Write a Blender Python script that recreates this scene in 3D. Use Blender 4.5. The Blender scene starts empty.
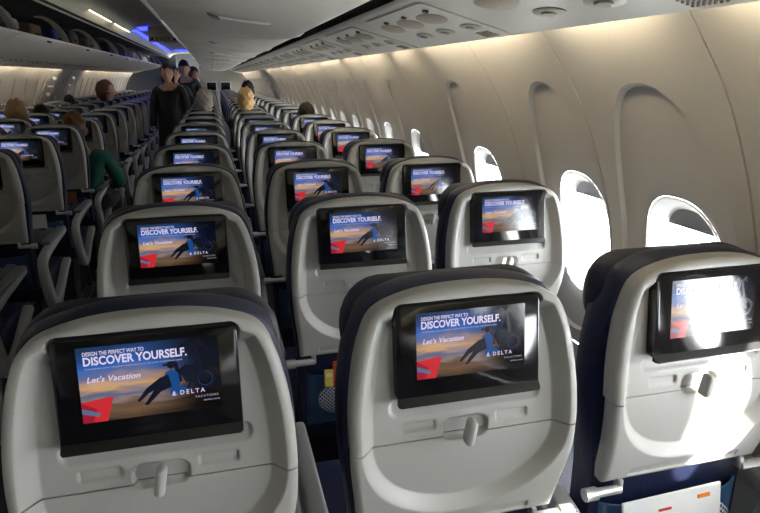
import bpy, bmesh, math, random
import numpy as np
from mathutils import Vector, Matrix
random.seed(7)
S = bpy.context.scene
COL = S.collection
PI = math.pi

# ------------------------------------------------------------------ materials
def mat(name, col, rough=.5, metal=0., spec=.5, emit=None, es=0., bump=0., bscale=60., var=0., vscale=8.):
    m = bpy.data.materials.new(name); m.use_nodes = True
    nt = m.node_tree; b = nt.nodes['Principled BSDF']
    b.inputs['Base Color'].default_value = (*col, 1)
    b.inputs['Roughness'].default_value = rough
    b.inputs['Metallic'].default_value = metal
    b.inputs['Specular IOR Level'].default_value = spec
    if emit:
        b.inputs['Emission Color'].default_value = (*emit, 1)
        b.inputs['Emission Strength'].default_value = es
    if bump or var:
        tc = nt.nodes.new('ShaderNodeTexCoord')
    if var:
        n = nt.nodes.new('ShaderNodeTexNoise'); n.inputs['Scale'].default_value = vscale
        n.inputs['Detail'].default_value = 4
        nt.links.new(tc.outputs['Object'], n.inputs['Vector'])
        mx = nt.nodes.new('ShaderNodeMix'); mx.data_type = 'RGBA'
        mx.inputs[6].default_value = (*[c*(1-var) for c in col], 1)
        mx.inputs[7].default_value = (*[min(1, c*(1+var)) for c in col], 1)
        nt.links.new(n.outputs['Fac'], mx.inputs[0])
        nt.links.new(mx.outputs[2], b.inputs['Base Color'])
    if bump:
        n2 = nt.nodes.new('ShaderNodeTexNoise'); n2.inputs['Scale'].default_value = bscale
        n2.inputs['Detail'].default_value = 3
        nt.links.new(tc.outputs['Object'], n2.inputs['Vector'])
        bp = nt.nodes.new('ShaderNodeBump'); bp.inputs['Strength'].default_value = bump
        bp.inputs['Distance'].default_value = .004
        nt.links.new(n2.outputs['Fac'], bp.inputs['Height'])
        nt.links.new(bp.outputs['Normal'], b.inputs['Normal'])
    return m

M = {}
M['shell'] = mat('shell_grey_plastic', (.50, .49, .46), .42, var=.03)
M['navy'] = mat('navy_leather', (.008, .0125, .044), .45, bump=.25, bscale=90, var=.15)
M['pocket'] = mat('pocket_leather_sun_tint', (.03, .080, .18), .28, bump=.8, bscale=16, var=.2)  # blue leather, lightened in the colour for sunlight and sheen on it
M['head'] = mat('headrest_leather', (.007, .009, .026), .5, bump=.2, bscale=120)
M['black'] = mat('monitor_black', (.006, .006, .007), .09)
M['lip'] = mat('monitor_lip_black', (.006, .006, .0065), .45)
M['arm'] = mat('armrest_grey', (.42, .42, .42), .4)
M['pad'] = mat('armrest_pad', (.20, .20, .205), .5)
M['silver'] = mat('silver_tube', (.72, .71, .68), .3, .6)
M['metal'] = mat('leg_metal', (.25, .25, .26), .4, .8)
M['dark'] = mat('shade_black', (.012, .012, .012), .7)  # near-black colour stands in for shade behind and inside the bins
M['latch'] = mat('latch_grey', (.55, .55, .53), .35)
M['net'] = None
M['wall'] = mat('sidewall_panel', (.42, .40, .365), .45, var=.02, vscale=3)
M['dado'] = mat('dado_panel', (.45, .46, .48), .6)
M['reveal'] = mat('window_reveal', (.74, .73, .69), .4)
M['shade'] = mat('window_shade', (.42, .42, .43), .5)
M['ceil'] = mat('ceiling_panel', (.60, .58, .44), .5)
M['bin'] = mat('bin_plastic', (.76, .72, .62), .38, var=.02, vscale=2)
M['cheek'] = mat('bin_cheek_dimmed', (.40, .37, .30), .5)  # bin plastic darkened: the low light on the end walls is painted in
M['psu'] = mat('service_panel', (.62, .60, .53), .36)
M['carpet'] = mat('carpet', (.02, .025, .04), .95, bump=.5, bscale=400)
M['bulk'] = mat('bulkhead', (.30, .28, .25), .5)
M['bulkblue'] = mat('bulkhead_blue_grey', (.09, .11, .15), .5)
M['cove'] = mat('cove_lamp', (1, 1, 1), .5, emit=(1, .86, .62), es=70)
M['tube'] = mat('ceiling_tube', (1, 1, 1), .5, emit=(1, .88, .66), es=4.0)
M['blue'] = mat('blue_lamp', (.1, .1, 1), .5, emit=(.035, .05, 1.), es=3.2)
M['sign'] = mat('exit_sign_face', (.55, .53, .50), .5)
M['signtext'] = mat('exit_text', (.05, .03, .03), .5)
M['skin'] = mat('skin', (.50, .29, .20), .55)
M['white'] = mat('paper_white', (.8, .8, .78), .6)
M['yellow'] = mat('card_yellow', (.75, .6, .08), .5)
M['red'] = mat('card_red', (.55, .03, .02), .5)
M['brown'] = mat('card_brown', (.35, .12, .04), .5)
M['orange'] = mat('card_orange', (.8, .25, .03), .5)
M['lens'] = mat('lamp_lens', (.05, .05, .05), .15)
M['vent'] = mat('vent_cream', (.50, .47, .38), .4)
M['dim'] = mat('psu_hollow', (.36, .31, .23), .45)

def net_mat():
    m = mat('pocket_net', (.55, .58, .62), .6)
    nt = m.node_tree; b = nt.nodes['Principled BSDF']
    tc = nt.nodes.new('ShaderNodeTexCoord')
    mp = nt.nodes.new('ShaderNodeMapping'); mp.inputs['Rotation'].default_value = (0, PI/4, 0)
    mp.inputs['Scale'].default_value = (120, 0, 120)
    ck = nt.nodes.new('ShaderNodeTexVoronoi'); ck.inputs['Scale'].default_value = 1.; ck.inputs['Randomness'].default_value = 0
    rp = nt.nodes.new('ShaderNodeValToRGB')
    rp.color_ramp.elements[0].position = .35; rp.color_ramp.elements[0].color = (.01, .015, .04, 1)
    rp.color_ramp.elements[1].position = .45; rp.color_ramp.elements[1].color = (.5, .53, .56, 1)
    nt.links.new(tc.outputs['Object'], mp.inputs[0]); nt.links.new(mp.outputs[0], ck.inputs['Vector'])
    nt.links.new(ck.outputs['Distance'], rp.inputs[0]); nt.links.new(rp.outputs[0], b.inputs['Base Color'])
    return m
M['net'] = net_mat()

def pane_mat():
    m = bpy.data.materials.new('window_glass'); m.use_nodes = True
    nt = m.node_tree; nt.nodes.remove(nt.nodes['Principled BSDF'])
    o = nt.nodes['Material Output']
    t = nt.nodes.new('ShaderNodeBsdfTransparent'); t.inputs[0].default_value = (.95, .97, .97, 1)
    g = nt.nodes.new('ShaderNodeBsdfGlossy'); g.inputs['Roughness'].default_value = .05
    mx = nt.nodes.new('ShaderNodeMixShader'); mx.inputs[0].default_value = .05
    nt.links.new(t.outputs[0], mx.inputs[1]); nt.links.new(g.outputs[0], mx.inputs[2])
    nt.links.new(mx.outputs[0], o.inputs[0])
    return m
M['pane'] = pane_mat()

PW, PH = .193, .110            # advert picture size
PCX, PVT = .003, -.0135        # picture centre x, top v
Z0 = 1.13                      # height of monitor top above the floor
def screen_mat(name, col, es):
    m = mat(name, (.004, .004, .005), .16, emit=col, es=es); return m
def picture_mat():
    m = mat('advert_picture', (.004, .004, .005), .09)
    nt = m.node_tree; b = nt.nodes['Principled BSDF']; L = nt.links
    tc = nt.nodes.new('ShaderNodeTexCoord'); sp = nt.nodes.new('ShaderNodeSeparateXYZ')
    L.new(tc.outputs['Object'], sp.inputs[0])
    def mth(op, a, b_=None, clamp=False):
        n = nt.nodes.new('ShaderNodeMath'); n.operation = op; n.use_clamp = clamp
        for i, v in enumerate((a, b_)):
            if v is None: continue
            if isinstance(v, (int, float)): n.inputs[i].default_value = v
            else: L.new(v, n.inputs[i])
        return n.outputs[0]
    u = mth('DIVIDE', mth('SUBTRACT', sp.outputs[0], PCX-PW/2), PW)
    v = mth('DIVIDE', mth('SUBTRACT', Z0+PVT, sp.outputs[2]), PH)
    mp = nt.nodes.new('ShaderNodeMapping'); mp.inputs['Scale'].default_value = (16, 0, 60)
    L.new(tc.outputs['Object'], mp.inputs[0])
    ns = nt.nodes.new('ShaderNodeTexNoise'); ns.inputs['Scale'].default_value = 1.; ns.inputs['Detail'].default_value = 6
    L.new(mp.outputs[0], ns.inputs['Vector'])
    vv = mth('ADD', v, mth('MULTIPLY', mth('SUBTRACT', ns.outputs['Fac'], .5), .38))
    rp = nt.nodes.new('ShaderNodeValToRGB'); cr = rp.color_ramp
    stops = [(0, (.015, .045, .12)), (.14, (.02, .075, .28)), (.26, (.035, .17, .62)), (.38, (.16, .20, .42)), (.47, (.55, .36, .28)),
             (.54, (.85, .48, .18)), (.60, (.42, .30, .28)), (.66, (.14, .17, .30)), (.73, (.36, .27, .24)), (.79, (.16, .095, .06)), (.86, (.22, .13, .07)), (1, (.07, .04, .025))]
    while len(cr.elements) < len(stops): cr.elements.new(.5)
    for e, (p, c) in zip(cr.elements, stops): e.position = p; e.color = (*c, 1)
    L.new(vv, rp.inputs[0])
    # the picture itself darkens to the palm grove at its right edge
    mr = nt.nodes.new('ShaderNodeMapRange'); mr.interpolation_type = 'SMOOTHSTEP'
    mr.inputs[1].default_value = .42; mr.inputs[2].default_value = .86; mr.inputs[3].default_value = 1; mr.inputs[4].default_value = .03
    L.new(u, mr.inputs[0])
    mx = nt.nodes.new('ShaderNodeMix'); mx.data_type = 'RGBA'; mx.blend_type = 'MULTIPLY'; mx.inputs[0].default_value = 1
    L.new(rp.outputs[0], mx.inputs[6]); L.new(mr.outputs[0], mx.inputs[7])
    L.new(mx.outputs[2], b.inputs['Emission Color']); b.inputs['Emission Strength'].default_value = .56
    return m
M['pic'] = picture_mat()
M['ptext'] = screen_mat('advert_lettering', (.78, .70, .95), .70)
M['ptext2'] = screen_mat('advert_small_lettering', (.62, .58, .80), .45)
M['pflag'] = screen_mat('advert_red', (.75, .03, .04), .6)
M['pflag2'] = screen_mat('advert_dark_red', (.35, .012, .03), .7)
M['pflag3'] = screen_mat('advert_flag_blue', (.10, .16, .28), .7)
M['psil'] = screen_mat('advert_silhouette', (.006, .008, .02), .6)
M['psil2'] = screen_mat('advert_blue_silhouette', (.01, .08, .30), .6)

# ------------------------------------------------------------------ mesh helpers
def link(o, parent=None):
    COL.objects.link(o)
    if parent: o.parent = parent
    return o
def smooth(me, on=True):
    me.polygons.foreach_set('use_smooth', [on]*len(me.polygons)); me.update()
def obj(name, bm, m, parent=None, sm=True, angle=.6):
    """link a bmesh as one mesh object"""
    bmesh.ops.recalc_face_normals(bm, faces=bm.faces)
    if sm:
        for f in bm.faces: f.smooth = True
        for e in bm.edges:
            if len(e.link_faces) == 2 and e.calc_face_angle(0) > angle: e.smooth = False
    me = bpy.data.meshes.new(name); bm.to_mesh(me); bm.free()
    for x in (m if isinstance(m, (list, tuple)) else [m]): me.materials.append(x)
    return link(bpy.data.objects.new(name, me), parent)
def grid_obj(name, V, m, parent=None, sm=True):
    """V: rows x cols x 3"""
    V = np.asarray(V); r, c = V.shape[:2]
    fs = [(i*c+j, i*c+j+1, (i+1)*c+j+1, (i+1)*c+j) for i in range(r-1) for j in range(c-1)]
    me = bpy.data.meshes.new(name); me.from_pydata(V.reshape(-1, 3).tolist(), [], fs); me.materials.append(m)
    if sm: smooth(me)
    return link(bpy.data.objects.new(name, me), parent)
def box(bm, c, s, bev=0., seg=2, rot=None, mi=0):
    r = bmesh.ops.create_cube(bm, size=1)
    vs = r['verts']
    bmesh.ops.scale(bm, vec=s, verts=vs)
    if bev:
        es = list({e for v in vs for e in v.link_edges})
        q = bmesh.ops.bevel(bm, geom=es, offset=bev, segments=seg, profile=.5, affect='EDGES')
        vs = list({v for f in q['faces'] for v in f.verts} | {v for v in vs if v.is_valid})
    if rot is not None: bmesh.ops.rotate(bm, cent=(0, 0, 0), matrix=rot, verts=vs)
    bmesh.ops.translate(bm, vec=c, verts=vs)
    if mi:
        for f in {f for v in vs for f in v.link_faces}: f.material_index = mi
    return vs
def ring_faces(bm, A, B, mi=0):
    n = len(A)
    for i in range(n):
        f = bm.faces.new((A[i], A[(i+1) % n], B[(i+1) % n], B[i])); f.material_index = mi
def loft(bm, rings, cap0=True, cap1=True, mi=0):
    R = [[bm.verts.new(p) for p in r] for r in rings]
    for a, b in zip(R, R[1:]): ring_faces(bm, a, b, mi)
    if cap0: bm.faces.new(R[0]).material_index = mi
    if cap1: bm.faces.new(R[-1]).material_index = mi
    return R
def cyl(bm, p0, p1, r0, r1=None, n=16, mi=0):
    p0, p1 = Vector(p0), Vector(p1); r1 = r0 if r1 is None else r1
    d = (p1-p0).normalized(); a = d.orthogonal().normalized(); b = d.cross(a)
    loft(bm, [[p+(a*math.cos(t)+b*math.sin(t))*r for t in [2*PI*k/n for k in range(n)]] for p, r in ((p0, r0), (p1, r1))], mi=mi)
def sweep(bm, path, sec, up=Vector((1, 0, 0)), mi=0):
    """sweep a 2D section (list of (a,b)) along path lying in the plane normal to up; a along up, b along the in-plane normal. sec may be a function of i"""
    rings = []
    P = [Vector(p) for p in path]
    for i, p in enumerate(P):
        t = (P[min(i+1, len(P)-1)]-P[max(i-1, 0)]).normalized(); n = up.cross(t)
        s = sec(i) if callable(sec) else sec
        rings.append([p+up*a+n*b for a, b in s])
    loft(bm, rings, mi=mi)
def rrect(w, h, r, n=4):
    pts = []
    for cx, cy, a0 in ((w/2-r, h/2-r, 0), (-w/2+r, h/2-r, PI/2), (-w/2+r, -h/2+r, PI), (w/2-r, -h/2+r, 1.5*PI)):
        for k in range(n+1):
            a = a0+PI/2*k/n; pts.append((cx+r*math.cos(a), cy+r*math.sin(a)))
    return pts
def empty(name, loc, rz=0.):
    o = bpy.data.objects.new(name, None); o.location = loc; o.rotation_euler = (0, 0, rz); o.empty_display_size = .1
    return link(o)
def tag(o, label, cat, group=None, kind=None):
    o['label'] = label; o['category'] = cat
    if group: o['group'] = group
    if kind: o['kind'] = kind
    return o
def struct(o, label=None):
    o['kind'] = 'structure'
    if label: o['label'] = label
    return o
def copy_tree(o, parent=None):
    c = o.copy(); COL.objects.link(c)
    if parent: c.parent = parent
    for ch in list(o.children): copy_tree(ch, c)
    return c
def base_name(o): return o.name.split('.')[0]
def spline(P, n):
    """Catmull-Rom through 2D points, n samples at equal arc length"""
    P = np.array(P, float); Q = np.vstack([2*P[0]-P[1], P, 2*P[-1]-P[-2]]); out = []
    for i in range(1, len(Q)-2):
        for t in np.linspace(0, 1, 24, endpoint=False):
            a, b, c, d = Q[i-1:i+3]
            out.append(.5*((2*b)+(-a+c)*t+(2*a-5*b+4*c-d)*t*t+(-a+3*b-3*c+d)*t**3))
    out.append(P[-1]); out = np.array(out)
    s = np.r_[0, np.cumsum(np.linalg.norm(np.diff(out, axis=0), axis=1))]
    t = np.linspace(0, s[-1], n)
    return np.c_[np.interp(t, s, out[:, 0]), np.interp(t, s, out[:, 1])]
def sst(x): x = np.clip(x, 0, 1); return x*x*(3-2*x)
ORD = ['nearest', 'second', 'third', 'fourth', 'fifth', 'sixth', 'seventh', 'eighth', 'ninth', 'tenth', 'eleventh', 'twelfth', 'thirteenth',
       'fourteenth', 'fifteenth', 'sixteenth', 'seventeenth', 'eighteenth', 'nineteenth', 'twentieth', 'twenty-first', 'twenty-second', 'twenty-third',
       'twenty-fourth', 'twenty-fifth', 'twenty-sixth', 'twenty-seventh', 'twenty-eighth', 'twenty-ninth', 'thirtieth']

# ------------------------------------------------------------------ camera
F_PX = 602.8
cam = bpy.data.cameras.new('camera'); co = bpy.data.objects.new('camera', cam); COL.objects.link(co)
cam.sensor_width = 36; cam.sensor_fit = 'HORIZONTAL'; cam.lens = 36*F_PX/760; cam.clip_start = .02
co.location = (.635, 0, 1.48); co.rotation_euler = (PI/2-.2893, 0, -.2618)
S.camera = co

# ------------------------------------------------------------------ the seat
OUT = [(0, .0245), (.045, .023), (.085, .0185), (.12, .0105), (.15, -.001), (.169, -.017), (.182, -.044), (.193, -.084), (.201, -.13),
       (.206, -.18), (.207, -.24), (.204, -.30), (.197, -.36), (.189, -.442)]
outl = spline(OUT, 400)
def Wv(v): return np.interp(-v, -outl[:, 1], outl[:, 0])
_up = outl[outl[:, 1] > -.20]
def ZT(ax): return np.interp(ax, _up[:, 0], _up[:, 1], right=-.4)
_b = spline([(-.05, .012), (-.03, .011), (0, .006), (.165, -.015), (.245, -.023), (.32, -.018), (.445, .012), (.50, .03)], 300)
def base(v): return np.interp(-np.asarray(v), _b[:, 0], _b[:, 1])
def rr_sdf(x, v, cx, cv, hw, hh, r):
    dx = np.abs(x-cx)-(hw-r); dv = np.abs(v-cv)-(hh-r)
    return -(np.hypot(np.maximum(dx, 0), np.maximum(dv, 0))+np.minimum(np.maximum(dx, dv), 0)-r)   # >0 inside
def depth(x, v, tray):
    ax = np.abs(x)
    e = np.minimum(Wv(v)-ax, ZT(ax)-v)
    if tray: e = np.minimum(e, v+.442)
    q = 1-np.clip(e/.014, 0, 1)
    p = .012*(1-np.sqrt(np.clip(1-q*q, 0, 1)))
    a, b = .190, .160
    dv = np.minimum(v+.24, 0)
    f = 1-(ax/a)**2-(dv/b)**2
    low = f/(2*np.sqrt((ax/a**2)**2+(dv/b**2)**2)+1e-6)
    hi = np.minimum(Wv(v)-.017-ax, ZT(ax)-.016-v)
    u = np.where(v < -.24, low, hi)
    p = p+.025*(.75*np.clip(u/.025, 0, 1)+.25*sst(u/.025))
    p = np.maximum(p, .025*sst((rr_sdf(x, v, 0, -.0815, .131, .086, .014)+.001)/.004))
    # channel under the monitor, shallow button frames, latch hollow
    s = rr_sdf(x, v, .002, -.182, .140, .0165, .014)
    p = p+.011*sst(s/.007)*np.clip((v+.205)/.03, .35, 1)
    for cx in (-.085, .087):
        s = rr_sdf(x, v, cx, -.219, .031, .0095, .004); p = p+.005*sst(s/.0028)
    s = rr_sdf(x, v, 0, -.232, .044, .021, .019); p = p+.011*sst(s/.0055)
    if tray:
        s = rr_sdf(x, v, 0, -.420, .135, .010, .004); p = p+.0035*sst(s/.003)
    return base(v)+p
def shell_patch(name, v0, v1, m, parent, skirt=.046, nv=1.):
    rows = []
    if v0 > 0:
        o2 = spline(OUT, 250); o2 = o2[(o2[:, 1] > v1) & (o2[:, 0] > .004)]
        rows = [(w, v) for w, v in o2]
    else:
        rows = [(float(Wv(v)), v) for v in np.linspace(v0, v1, 96)]
    rows.append((float(Wv(v1)), v1))
    t = np.linspace(-1, 1, 211); s = np.sign(t)*(1-(1-np.abs(t))**1.25)
    G = []
    for w, v in rows:
        x = s*w; y = depth(x, np.full_like(x, v), v0 <= 0)
        G.append(np.c_[x, y, np.full_like(x, v+Z0)])
    G = np.array(G); r, c = G.shape[:2]
    bm = bmesh.new()
    V = [[bm.verts.new(p) for p in row] for row in G]
    for i in range(r-1):
        for j in range(c-1): bm.faces.new((V[i][j], V[i+1][j], V[i+1][j+1], V[i][j+1]))
    loop = V[0][::-1]+[V[i][0] for i in range(1, r)]+[V[-1][j] for j in range(1, c)]+[V[i][-1] for i in range(r-2, 0, -1)]
    bot = {id(v) for v in V[-1]} | ({id(v) for v in V[0]} if v0 < 0 else set())
    back = []
    for v in loop:
        q = bm.verts.new((v.co.x*.985, float(base(v.co.z-Z0))+skirt, v.co.z)); back.append(q)
    ring_faces(bm, loop, back)
    return obj(name, bm, m, parent, angle=.9)

def outline_ring(y, inset, wadd, top, vbot, n=40):
    """closed ring around the seat back outline; vbot absolute v of the bottom"""
    o = spline(OUT, n)
    ext = [(o[-1, 0], v) for v in np.linspace(o[-1, 1], vbot, 8)[1:]]
    half = [(w+wadd*min(1, w/.15)-inset*min(1, w/.12), v+top-inset*max(0, min(1, (v+.06)/.08))) for w, v in list(map(tuple, o))[1:]+ext]
    half[-1] = (half[-1][0], vbot+inset)
    pts = [(0, o[0, 1]+top-inset)]+half
    full = pts+[(-w, v) for w, v in pts[::-1][:-1]]
    return [(w, y, v+Z0) for w, v in full]

def slab(bm, y0, y1, hw, vtop, vbot, r, rc, wing=0.):
    """soft rounded slab (pillow) between y0 (rear) and y1 (front)"""
    def ring(y, ins):
        return [(x*(1), y+wing*(abs(x)/hw)**4, z+(vtop+vbot)/2+Z0) for x, z in rrect(2*(hw-ins), (vtop-vbot)-2*ins, max(.004, rc-ins), 6)]
    rs = []
    for k in range(7):
        a = PI/2*k/6; rs.append(ring(y0+r*(1-math.sin(a)), r*(1-math.cos(a))*.9) )
    rs = rs[::-1]
    for k in range(7):
        a = PI/2*k/6; rs.append(ring(y1-r*(1-math.sin(a)), r*(1-math.cos(a))*.9))
    # order rear cap -> front cap
    rear = [ring(y0+r*(1-math.cos(a)), r*(1-math.sin(a))*.9) for a in np.linspace(0, PI/2, 7)]
    front = [ring(y1-r*(1-math.cos(a)), r*(1-math.sin(a))*.9) for a in np.linspace(PI/2, 0, 7)]
    loft(bm, rear+front)

# ---- advert picture mesh (lettering is real geometry a hair in front of the picture)
def mon_y(v): return float(base(0))+.003+.128*v      # front plane of the monitor (v<0 below)
def text_polys(body, size, x, v, shear=0., sx=1., track=1., bold=0.):
    cu = bpy.data.curves.new('t', 'FONT'); cu.body = body; cu.offset = bold; cu.space_character = track; cu.size = 1; cu.resolution_u = 3; cu.shear = shear
    o = bpy.data.objects.new('t', cu); COL.objects.link(o)
    dg = bpy.context.evaluated_depsgraph_get(); me = bpy.data.meshes.new_from_object(o.evaluated_get(dg))
    xs = [q.co.x for q in me.vertices] or [0]; x0, x1 = min(xs), max(xs)
    vs = [((q.co.x-x0)*size*sx+x, q.co.y*size+v) for q in me.vertices]; fs = [tuple(p.vertices) for p in me.polygons]
    bpy.data.objects.remove(o); bpy.data.curves.remove(cu); bpy.data.meshes.remove(me)
    return vs, fs, (x1-x0)*size*sx
class Art:
    def __init__(s): s.v = []; s.f = []; s.mi = []
    def add(s, vs, fs, mi, off):
        b = len(s.v)
        for x, v in vs: s.v.append((x, mon_y(v)-off, v+Z0))
        for f in fs: s.f.append(tuple(i+b for i in f)); s.mi.append(mi)
    def uv(s, u, w): return (PCX-PW/2+u*PW, PVT-w*PH)
    def poly(s, pts, mi, off=.0007): s.add([s.uv(*p) for p in pts], [tuple(range(len(pts)))], mi, off)
    def text(s, body, u, w_base, width, capfrac, mi=1, shear=0., off=.0012, track=1., bold=.012):
        size = capfrac*PH/.70
        x, v = s.uv(u, w_base)
        _, _, w = text_polys(body, size, 0, 0, shear, 1., track, bold)
        vs, fs, _ = text_polys(body, size, x, v, shear, width*PW/w, track, bold); s.add(vs, fs, mi, off)
    def ringp(s, cu, cv, r, t, mi, off):
        n = 22; vs = []
        for k in range(n):
            a = 2*PI*k/n
            for rr in (r, r-t): vs.append(s.uv(cu+rr*math.cos(a)*PH/PW, cv+rr*math.sin(a)))
        s.add(vs, [(2*k, 2*k+1, 2*((k+1) % n)+1, 2*((k+1) % n)) for k in range(n)], mi, off)
A = Art()
A.add([A.uv(0, 0), A.uv(1, 0), A.uv(1, 1), A.uv(0, 1)], [(0, 1, 2, 3)], 0, .0004)
A.text('DESIGN THE PERFECT WAY TO', .045, .110, .42, .052)
A.text('DISCOVER YOURSELF.', .045, .235, .72, .108, bold=.028)
A.text('Customize your vacation experience to fit your individual style', .05, .292, .68, .022, 2)
A.text("Let's Vacation", .055, .465, .37, .075, 1, .25)
A.poly([(.055, .488), (.42, .482), (.42, .487), (.055, .494)], 2, .0012)
A.text('Discover more at the beach', .06, .530, .30, .018, 2)
# red winged flag emblem
A.poly([(0, .72), (.225, .675), (.17, 1), (0, 1)], 3)
A.poly([(0, .72), (.105, .83), (.07, 1), (0, 1)], 4, .0009)
A.poly([(.105, .83), (.225, .675), (.17, 1), (.10, 1)], 3, .0009)
A.poly([(0, .80), (.06, .84), (.125, .885), (.115, .93), (.04, .89), (0, .875)], 5, .0011)
# palm, motorcycle and a person lying on the sand
for du, dv, l in ((-.16, .03, .17), (-.13, .12, .17), (-.05, .17, .16), (.07, .15, .16), (.13, .06, .17), (.10, -.05, .12), (-.08, -.06, .12)):
    A.poly([(.82, .10), (.82+du*.5-.01, .06+dv*.5), (.82+du, .10+dv+.05), (.82+du*.55+.012, .12+dv*.6)], 6, .0008)
A.poly([(.815, .10), (.835, .10), (.90, .62), (.86, .62)], 6, .0008)
A.ringp(.70, .60, .14, .03, 6, .0008); A.ringp(.885, .58, .15, .034, 6, .0008); A.ringp(.70, .60, .10, .006, 7, .0009); A.ringp(.885, .58, .10, .007, 7, .0009)
A.poly([(.69, .42), (.75, .36), (.86, .40), (.90, .50), (.82, .62), (.74, .60)], 6, .0009)
A.poly([(.66, .32), (.69, .31), (.72, .58), (.69, .60)], 6, .0009)
A.poly([(.58, .33), (.68, .30), (.68, .325), (.59, .355)], 6, .0009)
A.poly([(.60, .44), (.65, .40), (.69, .46), (.70, .62), (.62, .66), (.57, .60)], 7, .0010)
A.poly([(.625, .30), (.655, .28), (.68, .31), (.675, .37), (.64, .40), (.615, .36)], 6, .0010)
A.poly([(.56, .50), (.62, .47), (.64, .64), (.56, .69), (.455, .86), (.435, .84), (.51, .66), (.47, .70), (.40, .80), (.385, .78), (.46, .62)], 6, .0011)
A.poly([(.63, .60), (.72, .66), (.78, .72), (.62, .76)], 7, .0009)
A.text('DELTA', .695, .765, .180, .058, track=1.5)
A.poly([(.632, .765), (.651, .700), (.651, .742)], 1, .0012); A.poly([(.670, .765), (.651, .700), (.651, .742)], 2, .0012); A.poly([(.636, .770), (.651, .750), (.666, .770)], 1, .0012)
A.text('VACATIONS', .80, .835, .17, .030, 2, track=1.4)
A.text('delta.com', .86, .890, .12, .022, 2)
def make_picture(parent):
    me = bpy.data.meshes.new('screen'); me.from_pydata(A.v, [], A.f)
    for k in ('pic', 'ptext', 'ptext2', 'pflag', 'pflag2', 'pflag3', 'psil', 'psil2'): me.materials.append(M[k])
    me.polygons.foreach_set('material_index', A.mi); me.update()
    o = link(bpy.data.objects.new('screen', me), parent); o['label'] = 'lit screen showing a beach travel advert'
    return o

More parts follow.
